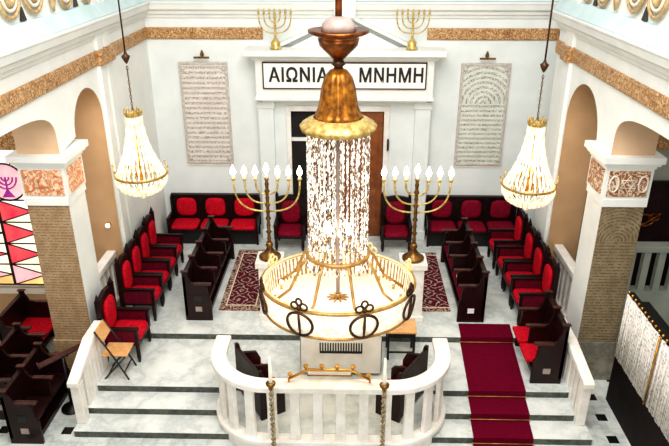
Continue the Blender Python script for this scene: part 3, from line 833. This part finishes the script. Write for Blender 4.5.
bm_ = thing('bimah_balustrade', 'curved white marble balustrade of the bimah at the front centre of the steps', 'balustrade', (BX, -6.0, FL))
def loc(b): bmesh.ops.translate(b.bm, verts=b.bm.verts, vec=(-BX, 6.0, -FL)); return b
loc(sweep_ring(-.11, .13, .7, .8)).build('top_rail', M['rail_marble'], bm_, .02)
loc(sweep_ring(-.05, .1, FL+.001, -.29)).build('base_wall', M['rail_marble'], bm_)
loc(sweep_ring(-.1, .11, -.29, -.2)).build('base_moulding', M['rail_marble'], bm_, .02)
# balusters: flat tapering slabs
mid = bimah_path(0, 40)
def along(path, s_):
    d = 0
    for a_, b_ in zip(path, path[1:]):
        l = math.hypot(b_[0]-a_[0], b_[1]-a_[1])
        if d+l >= s_:
            k = (s_-d)/l; return (a_[0]+(b_[0]-a_[0])*k, a_[1]+(b_[1]-a_[1])*k, math.atan2(b_[1]-a_[1], b_[0]-a_[0]))
        d += l
    return (path[-1][0], path[-1][1], 0)
TL = sum(math.hypot(b_[0]-a_[0], b_[1]-a_[1]) for a_, b_ in zip(mid, mid[1:]))
nb = 16
for i in range(nb):
    x, y, a_ = along(mid, .08+(TL-.16)*i/(nb-1))
    m4 = Matrix.Translation((x-BX, y+6.0, -FL)) @ Matrix.Rotation(a_, 4, 'Z')
    b = MB()
    poly = [(-.08, -.2), (.08, -.2), (.066, .35), (.07, .7), (-.07, .7), (-.066, .35)]
    b.prism(poly, 'y', -.035, .035)
    bmesh.ops.transform(b.bm, matrix=m4, verts=b.bm.verts)
    b.build('baluster', M['rail_marble'], bm_, .008)
fb = MB(); fb.face([(p[0], p[1], -.115) for p in bimah_path(.1)])
ff = MB()
pp = bimah_path(.1)
ff.prism(pp, 'z', FL+.002, -.19)
struct('floor_bimah', ff, M['marble'])

# brass rail with six cups along the front of the bimah
g = thing('brass_lamp_rail', 'gilt rail with six small lamp cups on the front of the bimah rail', 'lamp rail', (BX, -6.6, .8))
MB().tube([(-.58, -.06, .05), (-.32, .05, .13), (.32, .05, .13), (.58, -.06, .05)], .02, 6).build('rail', M['gold'], g)
MB().tube([(-.32, .04, .04), (.32, .04, .04), (.32, .05, .13), (-.32, .05, .13)], .012, 6, True).build('frame', M['gold'], g)
MB().box(-.31, .31, .042, .046, .04, .12).build('panel', M['cloth'], g)
for x, y, z in ((-.56, -.05, .06), (-.34, .045, .13), (-.11, .05, .13), (.11, .05, .13), (.34, .045, .13), (.56, -.05, .06)):
    c = MB().lathe([(.01, 0), (.012, .03), (.03, .05), (.036, .08), (.03, .08)], (x, y, z), 10)
    c.build('lamp_cup', M['gold'], g)
for x in (-.58, .58): MB().tube([(x, -.06, 0), (x, -.06, .05)], .014, 6).build('foot', M['gold'], g)

# tall twisted candle stands flanking the bimah front
for x, lab in ((-.92, 'twisted brass stand with tall white candle, left of bimah front'), (.65, 'twisted brass stand with tall white candle, right of bimah front')):
    c = thing('candle_stand', lab, 'candle stand', (x, -6.95, FL))
    MB().lathe([(.14, 0), (.14, .03), (.06, .07), (.03, .14)], seg=14).build('base', M['oldgold'], c)
    tw = MB()
    for ph in (0, PI):
        tw.tube([(.02*math.cos(ph+k*.85), .02*math.sin(ph+k*.85), .12+k*.0243) for k in range(54)], .019, 6)
    tw.build('twisted_stem', M['stem_metal'], c)
    MB().lathe([(.03, 1.4), (.04, 1.42), (.065, 1.45), (.07, 1.48), (.03, 1.5)], seg=12).build('socket', M['oldgold'], c)
    MB().lathe([(.026, 1.48), (.02, 1.9), (.01, 1.92)], seg=10).build('candle', M['candle'], c)

# two small pews inside the bimah, set along its curve
def bimah_pew(x, y, rz, mirror, label):
    o = thing('bimah_pew', label, 'pew', (x, y, -.189), rz)
    L, H = .84, .86; s_ = -1 if mirror else 1
    MB().box(min(0, s_*.05), max(0, s_*.05), 0, L, .05, H).build('backrest', M['pewwood'], o, .006)
    for yy in (0, L/2, L):
        pr_ = [(0, 0), (s_*.42, 0), (s_*.42, .5), (s_*.36, .64), (s_*.1, .72), (s_*.06, H+.05), (0, H+.05)]
        if yy == L/2: pr_ = [(s_*.04, .3), (s_*.4, .3), (s_*.4, .6), (s_*.36, .64), (s_*.1, .72), (s_*.04, .75)]
        MB().prism(pr_, 'y', yy-.03, yy+.03).build('end_panel', M['pewwood'], o, .006)
    MB().box(min(s_*.05, s_*.4), max(s_*.05, s_*.4), .03, L-.03, .3, .34).build('seat_board', M['pewwood'], o)
    for k in (0, 1):
        MB().box(min(s_*.06, s_*.44), max(s_*.06, s_*.44), .04+k*L/2, L/2-.04+k*L/2, .34, .41).build('seat', M['red'], o, .02)
    return o
bimah_pew(-1.19, -6.34, math.radians(33), False, 'small dark pew with red seats inside the bimah at left')
bimah_pew(.95, -6.34, math.radians(-33), True, 'small dark pew with red seats inside the bimah at right')

# reading table with white cloth and black fringed band
r = thing('reading_table', 'reading table under a white cloth with black fringed band, inside the bimah', 'table', (.03, -5.0, -.12))
for sx in (-1, 1):
    for sy in (-1, 1): MB().box(sx*.55-.03, sx*.55+.03, sy*.2-.03, sy*.2+.03, 0, .76).build('leg', M['pewwood'], r)
MB().box(-.64, .64, -.28, .28, .76, .8).build('tabletop', M['pewwood'], r)
cl = MB().box(-.67, .67, -.31, .31, .8, .815)
for (x0_, x1_, y0_, y1_) in ((-.67, .67, -.31, -.3), (-.67, .67, .3, .31), (-.67, -.66, -.31, .31), (.66, .67, -.31, .31)): cl.box(x0_, x1_, y0_, y1_, .06, .81)
clo = cl.build('table_cloth', M['cloth'], r)
fr = MB().box(-.35, .35, -.322, -.31, .46, .5)
for i in range(17):
    x = -.34+i*.68/16; fr.box(x-.011, x+.011, -.32, -.31, .5, .66)
fr.build('fringe_band', M['ink'], clo)

# natural topped small table behind the bimah, right
tb = thing('side_table', 'small table with natural wood top and black legs, under the chandelier at right', 'table', (1.06, -4.65, -.12))
MB().box(-.26, .26, -.22, .22, .55, .585).build('tabletop', M['tan_ply'], tb, .006)
MB().box(-.24, .24, -.2, .2, .46, .55).build('apron', M['black'], tb)
for sx in (-1, 1):
    for sy in (-1, 1): MB().box(sx*.22-.02, sx*.22+.02, sy*.18-.02, sy*.18+.02, 0, .46).build('leg', M['black'], tb)
MB().box(-.22, .22, -.195, -.175, .14, .17).build('stretcher', M['black'], tb)

# folding chair on the left of the steps, facing +X
fc = thing('folding_chair', 'black framed folding chair with natural wood seat and back, left on the steps', 'folding chair', (-3.69, -5.3, -.12))
fc.scale = (1.02, .98, 1.04)
for sy in (-1, 1):
    y = sy*.2
    MB().tube([(.2, y, 0), (.02, y, .4), (-.24, y, .9)], .014, 6).build('leg', M['black'], fc)
    MB().tube([(-.2, y*.9, 0), (.18, y*.9, .42)], .014, 6).build('leg', M['black'], fc)
MB().tube([(.14, -.2, .14), (.14, .2, .14)], .012, 6).build('stretcher', M['black'], fc)
MB().tube([(-.14, -.18, .07), (-.14, .18, .07)], .012, 6).build('stretcher', M['black'], fc)
MB().box(-.2, .22, -.19, .19, .435, .46).build('seat', M['tan_ply'], fc, .008)
mt = Matrix.Translation((-.2, 0, .8)) @ Matrix.Rotation(math.radians(-27), 4, 'Y')
MB().box(-.01, .012, -.19, .19, -.13, .1, None, mt).build('backrest', M['tan_ply'], fc, .006)

# lectern stand by the left pews
lc = thing('lectern_stand', 'brown sloping book stand on a black pole beside the left stair rail', 'lectern', (-4.38, -5.8, FL))
MB().lathe([(.17, 0), (.17, .03), (.05, .06), (.025, .08)], seg=18).build('base', M['black'], lc)
MB().tube([(0, 0, .06), (-.02, .06, 1.0)], .022, 8).build('pole', M['black'], lc)
mt = Matrix.Translation((-.04, .08, 1.0)) @ Matrix.Rotation(math.radians(-50), 4, 'Z') @ Matrix.Rotation(math.radians(8), 4, 'X')
MB().box(-.06, .06, -.36, .34, -.015, .015, None, mt).build('book_rest', M['woodlight'], lc, .006)
MB().box(-.06, .06, -.38, -.35, -.015, .04, None, mt).build('lip', M['woodlight'], lc)

# ------------------------------------------------------------------ lace screen at the right
ls = thing('lace_screen', 'long dark wood screen with white lace panels and gilt trim, right foreground', 'screen', (4.52, -5.36, FL))
Ls = 5.2
lowp = MB().box(-.04, .08, -Ls, 0, 0, .92)
lowp.build('lower_panel', M['ebony'], ls)
for i in range(4):
    ya, yb = -.02-i*1.22, -1.2-i*1.22
    lp = MB(); n = 24
    for k in range(n):
        u0, u1 = k/n, (k+1)/n
        f = lambda u: (-.052+.005*math.sin(u*2*PI*6), ya+(yb-ya)*u)
        (xa, y_a), (xb, y_b) = f(u0), f(u1)
        fc_ = lp.face([(xa, y_a, .9), (xb, y_b, .9), (xb, y_b, 2.05), (xa, y_a, 2.05)]); fc_.smooth = True
    q = lp.build('lace_panel', M['lacepanel'], ls); sd = q.modifiers.new('t', 'SOLIDIFY'); sd.thickness = .01
    MB().tube([(-.075, yb-.01, .9), (-.075, yb-.01, 2.07)], .016, 6).build('gilt_upright', M['gold'], ls)
MB().box(-.03, .05, -Ls, 0, 2.02, 2.07).build('top_rail', M['black'], ls)
for k in range(44): MB().ball((-.045, -.05-k*.118, 2.095), .026, 6).build('gilt_stud', M['gold'], ls)
MB().box(.05, .3, -Ls, -.02, 1.85, 1.91).build('back_shelf', M['black'], ls)

# ------------------------------------------------------------------ small crystal chandeliers
def bead_path(pts, rb, mb):
    for p, r_ in zip(pts, rb): mb.ball(p, r_, 6)
def small_chandelier(x, y, zr, zc, zb, label):
    """zr ring height, zc crown height, zbell bell height"""
    o = thing('basket_chandelier', label, 'chandelier', (x, y, zr))
    R = .43; h = zc-zr
    MB().tube([(0, 0, zb-zr+.1), (0, 0, 7.2-zr)], .014, 6).build('rod', M['bronze'], o)
    MB().lathe([(.01, zb-zr-.1), (.03, zb-zr-.07), (.055, zb-zr-.02), (.07, zb-zr+.02), (.03, zb-zr+.05), (.014, zb-zr+.1)], seg=14).build('bell_cap', M['bronze'], o)
    ch = MB(); n = int((zb-.14-zc)/.055)
    for k in range(n):
        z = h+.03+k*(zb-.14-zc)/n; a_ = (k % 2)*PI/2
        ch.tube([(math.cos(a_)*.014*math.cos(t_), math.sin(a_)*.014*math.cos(t_), z+.036*math.sin(t_)) for t_ in [2*PI*i/8 for i in range(8)]], .006, 4, True)
    ch.build('chain', M['oldgold'], o)
    MB().lathe([(.13, h-.07), (.14, h-.02), (.15, h), (.12, h-.0), (.11, h-.05)], seg=20, cap=False).build('crown', M['palegold'], o)
    cr = MB()
    for k in range(10):
        a_ = 2*PI*k/10; cr.lathe([(.022, h-.01), (.02, h+.04), (.003, h+.08)], (.135*math.cos(a_), .135*math.sin(a_), 0), 6)
    cr.build('crown_points', M['palegold'], o)
    rg = MB().lathe([(R-.01, -.018), (R+.012, -.018), (R+.015, .02), (R-.01, .02), (R-.01, -.018)], seg=32, cap=False); rg.build('ring', M['arm_gold'], o)
    MB().tube([(0, 0, h-.05), (0, 0, -.1)], .016, 6).build('stem', M['gold'], o)
    ic = MB().lathe([(.06, -.1), (.09, .0), (.04, .08), (.03, .2), (.05, .25), (.02, .3)], seg=12)
    for k in range(6):
        a_ = 2*PI*k/6; c_, s_ = math.cos(a_), math.sin(a_)
        ic.tube([(.05*c_, .05*s_, .02), (.14*c_, .14*s_, -.03), (.2*c_, .2*s_, .08)], .01, 5)
        ic.tube([(.2*c_, .2*s_, .08), (.2*c_, .2*s_, .2)], .012, 5)
    ic.build('candelabra', M['gold'], o)
    for k in range(6):
        a_ = 2*PI*k/6; MB().ball((.2*math.cos(a_), .2*math.sin(a_), .24), .026, 8, 1.4).build('bulb', M['flame'], o)
    N = 28
    def prof_up(t_): return .13+(R-.02-.13)*(t_**1.9), h-.05-(h-.05)*t_
    def prof_dn(t_): return (R-.01)*math.cos(t_*PI/2)**.75+.02, -.36*math.sin(t_*PI/2)
    for k in range(N):
        a_ = 2*PI*k/N; c_, s_ = math.cos(a_), math.sin(a_)
        m = MB()
        pu = [prof_up(i/13) for i in range(14)]; pd_ = [prof_dn(i/8) for i in range(1, 9)]
        pts = [Vector((r_*c_, r_*s_, z)) for r_, z in pu+pd_]
        m.tube(pts, [.005+.012*(i % 2)+(.006 if r_[0] > .3 else 0) for i, r_ in enumerate(pu+pd_)], 5)
        m.build('crystal_strand', M['crystal_warm'], o)
    MB().ball((0, 0, -.4), .05, 10, 1.2).build('finial', M['crystal_warm'], o)
    fc2 = MB()
    for k in range(8):
        a_ = 2*PI*k/8; c_, s_ = math.cos(a_), math.sin(a_)
        fc2.tube([(R*c_, R*s_, 0), ((R+.04)*c_, (R+.04)*s_, .02), ((R+.04)*c_, (R+.04)*s_, .12)], .01, 5)
        fc2.ball(((R+.04)*c_, (R+.04)*s_, .14), .018, 6, 1.5)
    fc2.build('ring_candles', M['palegold'], o)
    return o
small_chandelier(-3.44, -3.75, 2.88, 3.95, 4.85, 'basket crystal chandelier glowing cream, hanging by the left arch')
small_chandelier(3.13, -4.0, 2.83, 3.9, 4.79, 'basket crystal chandelier glowing cream, hanging by the right arch')

# ------------------------------------------------------------------ great central chandelier
CXc, CYc = 0.0, -6.6
k0 = thing('great_chandelier', 'huge gilt and crystal chandelier with lit lace drum over the bimah', 'chandelier', (CXc, CYc, 2.42))
Z = lambda z: z-2.42
MB().tube([(0, 0, Z(5.7)), (0, 0, Z(7.4))], .04, 10).build('rod', M['copper'], k0)
MB().lathe([(.05, Z(5.32)), (.09, Z(5.37)), (.15, Z(5.43)), (.22, Z(5.5)), (.24, Z(5.58)), (.2, Z(5.6)), (.3, Z(5.62)), (.35, Z(5.645)), (.35, Z(5.67)), (.24, Z(5.66)), (.1, Z(5.67))], seg=28).build('urn', M['copper'], k0)
MB().lathe([(.2, Z(5.66)), (.19, Z(5.73)), (.14, Z(5.79)), (.05, Z(5.82))], seg=20).build('urn_glass', M['plate'], k0)
MB().lathe([(.07, Z(5.2)), (.05, Z(5.26)), (.085, Z(5.29)), (.05, Z(5.34))], seg=16).build('neck', M['bronze'], k0)
def scal(p):
    a_ = math.atan2(p.y, p.x); q = 1+(.018*math.cos(a_*20) if math.hypot(p.x, p.y) > .38 else 0); return Vector((p.x*q, p.y*q, p.z))
bp = [(.05, Z(5.24)), (.1, Z(5.22)), (.16, Z(5.14)), (.195, Z(5.02)), (.215, Z(4.88)), (.235, Z(4.78)), (.27, Z(4.7)), (.31, Z(4.65))]
def flute(p):
    a_ = math.atan2(p.y, p.x); r_ = math.hypot(p.x, p.y); q = 1+.035*math.cos(a_*12); return Vector((p.x*q, p.y*q, p.z))
MB().lathe(bp, seg=60, tilt=flute).build('bell', M['amber'], k0)
MB().lathe([(.3, Z(4.67)), (.38, Z(4.63)), (.45, Z(4.58)), (.462, Z(4.56)), (.452, Z(4.535)), (.44, Z(4.51)), (.43, Z(4.535)), (.38, Z(4.56))], seg=80, tilt=scal, cap=False).build('bell_rim', M['palegold'], k0)
# hanging crystal strands
for i in range(30):
    a_ = 2*PI*i/30; rr_ = .375
    m = MB(); n = 46; z1, z0 = Z(4.54), Z(2.9)
    off = random.random()
    pts = [(rr_*math.cos(a_), rr_*math.sin(a_), z1+(z0-z1)*j/n) for j in range(n+1)]
    m.tube(pts, [.005 if j % 2 else .017+.006*random.random() for j in range(n+1)], 5)
    m.build('crystal_strand', M['crystal'], k0)
for i in range(12):
    a_ = 2*PI*(i+.5)/12; rr_ = .24
    m = MB(); n = 34; z1, z0 = Z(4.5), Z(2.95)
    pts = [(rr_*math.cos(a_), rr_*math.sin(a_), z1+(z0-z1)*j/n) for j in range(n+1)]
    m.tube(pts, [.006 if j % 2 else .022 for j in range(n+1)], 5)
    m.build('inner_crystal_strand', M['crystal'], k0)
MB().tube([(0, 0, Z(4.6)), (0, 0, Z(2.2))], .026, 8).build('stem', M['plate'], k0)
for i in range(8):
    a_ = 2*PI*(i+.3)/8
    for zz in (3.2,):
        MB().ball((.16*math.cos(a_), .16*math.sin(a_), Z(zz)), .045, 8, 1.3).build('bulb', M['bulb'], k0)
# pendant drops round the lower crystal ring
MB().lathe([(.38, Z(2.83)), (.42, Z(2.83)), (.43, Z(2.87)), (.39, Z(2.88)), (.38, Z(2.83))], seg=40, cap=False).build('crystal_ring', M['arm_gold'], k0)
for i in range(32):
    a_ = 2*PI*i/32
    MB().lathe([(.004, Z(2.84)), (.02, Z(2.79)), (.026, Z(2.74)), (.004, Z(2.69))], (.42*math.cos(a_), .42*math.sin(a_), 0), 6, False).build('crystal_drop', M['crystal'], k0)
# the lace drum, hung very slightly tilted towards the nave
R = 1.02; TA = .085
def tl(p): return Vector((p.x, p.y, p.z-TA*p.y/R))
dh = .37
dz = .03
MB().lathe([(R, dz), (R-.005, dz-dh*.5), (R-.04, dz-dh), (R-.055, dz-dh), (R-.02, dz-dh*.5), (R-.015, dz), (R, dz)], seg=64, tilt=tl, cap=False).build('lace_drum', M['lace'], k0)
def hoop(r_, z, rad, name, mat, n=64):
    MB().tube([tl(Vector((r_*math.cos(2*PI*i/n), r_*math.sin(2*PI*i/n), z))) for i in range(n)], rad, 6, True).build(name, M[mat], k0)
hoop(R, dz, .022, 'upper_hoop', 'arm_gold'); hoop(R-.035, dz-dh, .02, 'lower_hoop', 'arm_gold'); hoop(R-.03, dz+.02, .016, 'inner_hoop', 'cream_gold')
MB().lathe([(.02, dz-.29), (.5, dz-.3), (R-.05, dz-.3), (R-.05, dz-.315), (.02, dz-.32)], seg=48, tilt=tl).build('glass_dish', M['milk'], k0)
st = MB()
for i in range(10):
    a_ = 2*PI*i/10; st.tube([tl(Vector((.03*math.cos(a_), .03*math.sin(a_), dz-.26))), tl(Vector((.15*math.cos(a_), .15*math.sin(a_), dz-.275)))], [.022, .008], 5)
st.ball(tl(Vector((0, 0, dz-.26))), .05, 10); st.build('rosette', M['arm_gold'], k0)
lin_ = MB().lathe([(R-.075, dz-.3), (R-.05, dz-.01), (R-.045, dz-.01), (R-.07, dz-.3)], seg=64, tilt=tl, cap=False); lin_.build('bead_lining', M['lining'], k0)
A0 = math.radians(-90-26)
for i in range(8):
    a_ = A0+2*PI*i/8; c_, s_ = math.cos(a_), math.sin(a_)
    pts = [Vector((.41*c_, .41*s_, Z(2.84))), Vector((.5*c_, .5*s_, Z(2.74))), Vector((.66*c_, .66*s_, dz-.04)), tl(Vector(((R-.06)*c_, (R-.06)*s_, dz-.26)))]
    MB().tube(pts, .02, 6).build('arm', M['arm_gold'], k0)
for i in range(16):
    a_ = A0+2*PI*(i+.25)/16; c_, s_ = math.cos(a_), math.sin(a_)
    q = MB().tube([tl(Vector(((R-.17)*c_, (R-.2)*s_, dz-.3))), tl(Vector(((R-.17)*c_, (R-.17)*s_, dz-.22)))], .018, 6).build('lamp_holder', M['palegold'], k0)
    MB().ball(tl(Vector(((R-.17)*c_, (R-.17)*s_, dz-.19))), .026, 8, 1.2).build('bulb', M['glow'], q)
for i in range(8):
    a_ = A0+2*PI*i/8
    er = Vector((math.cos(a_), math.sin(a_), 0)); et = Vector((-math.sin(a_), math.cos(a_), 0))
    def on(u, v, out=.03):                       # wrap on the drum face
        aa = a_+u/R; rr_ = R+out-.035*max(0, -v-.05)/.3
        return tl(Vector((rr_*math.cos(aa), rr_*math.sin(aa), dz+v)))
    ov = MB().tube([on(.175*math.cos(2*PI*j/28), -.185+.165*math.sin(2*PI*j/28)) for j in range(28)], .018, 6, True)
    ov.tube([on(0, -.02), on(0, -.2), on(0, -.35)], [.012, .02, .012], 6)
    ov.build('oval_wreath', M['bronze'], k0)
    mtl = 'bronze' if er.y < .3 else 'cream_gold'
    bw = MB()
    for sx in (-1, 1):
        bw.tube([on(sx*(.06+.05*math.cos(2*PI*j/14)), .065+.045*math.sin(2*PI*j/14), .01) for j in range(14)], .014, 5, True)
    bw.tube([on(.04*math.cos(2*PI*j/12), .12+.05*math.sin(2*PI*j/12), .01) for j in range(12)], .014, 5, True)
    bw.ball(on(0, .04, .01), .035, 8)
    bw.build('crest', M[mtl], k0)

# ------------------------------------------------------------------ light
wd = bpy.data.worlds.new('world'); bpy.context.scene.world = wd; wd.use_nodes = True
bg = wd.node_tree.nodes['Background']; bg.inputs[0].default_value = (1.0, .985, .965, 1); bg.inputs[1].default_value = .5
def area(name, loc_, target, size, energy, color=(1, .97, .93)):
    l = bpy.data.lights.new(name, 'AREA'); l.energy = energy; l.size = size; l.color = color; l.shape = 'SQUARE'
    o = bpy.data.objects.new(name, l); col.objects.link(o); o.location = loc_
    o.rotation_euler = (Vector(target)-Vector(loc_)).to_track_quat('-Z', 'Y').to_euler(); return o
area('overhead_fill', (0, -9, 10.5), (0, -3, 0), 6, 860)  # added soft fill from above, no fixture there
area('rear_fill', (0, -17, 8), (0, -2, 1.5), 5, 330)  # added soft fill from behind the camera, no fixture there
area('aisle_light_left', (-6.8, -6.5, 4.6), (-5.8, -4, 0), 1.6, 45)
def point(name, loc_, e, r_=.2, c=(1, .88, .7)):
    l = bpy.data.lights.new(name, 'POINT'); l.energy = e; l.shadow_soft_size = r_; l.color = c
    o = bpy.data.objects.new(name, l); col.objects.link(o); o.location = loc_
point('chandelier_glow', (0, -6.6, 2.55), 3, .2)
point('table_fill', (0, -6.2, 1.8), 30, .3)  # added point light under the drum, brightens the table cloth
point('left_basket_glow', (-3.44, -3.75, 3.25), 14, .15)
point('right_basket_glow', (3.13, -4.0, 3.2), 14, .15)
sc = bpy.context.scene
sc.view_settings.view_transform = 'Standard'; sc.view_settings.look = 'Medium High Contrast'
sc.view_settings.exposure = 0.0
sc.cycles.max_bounces = 8
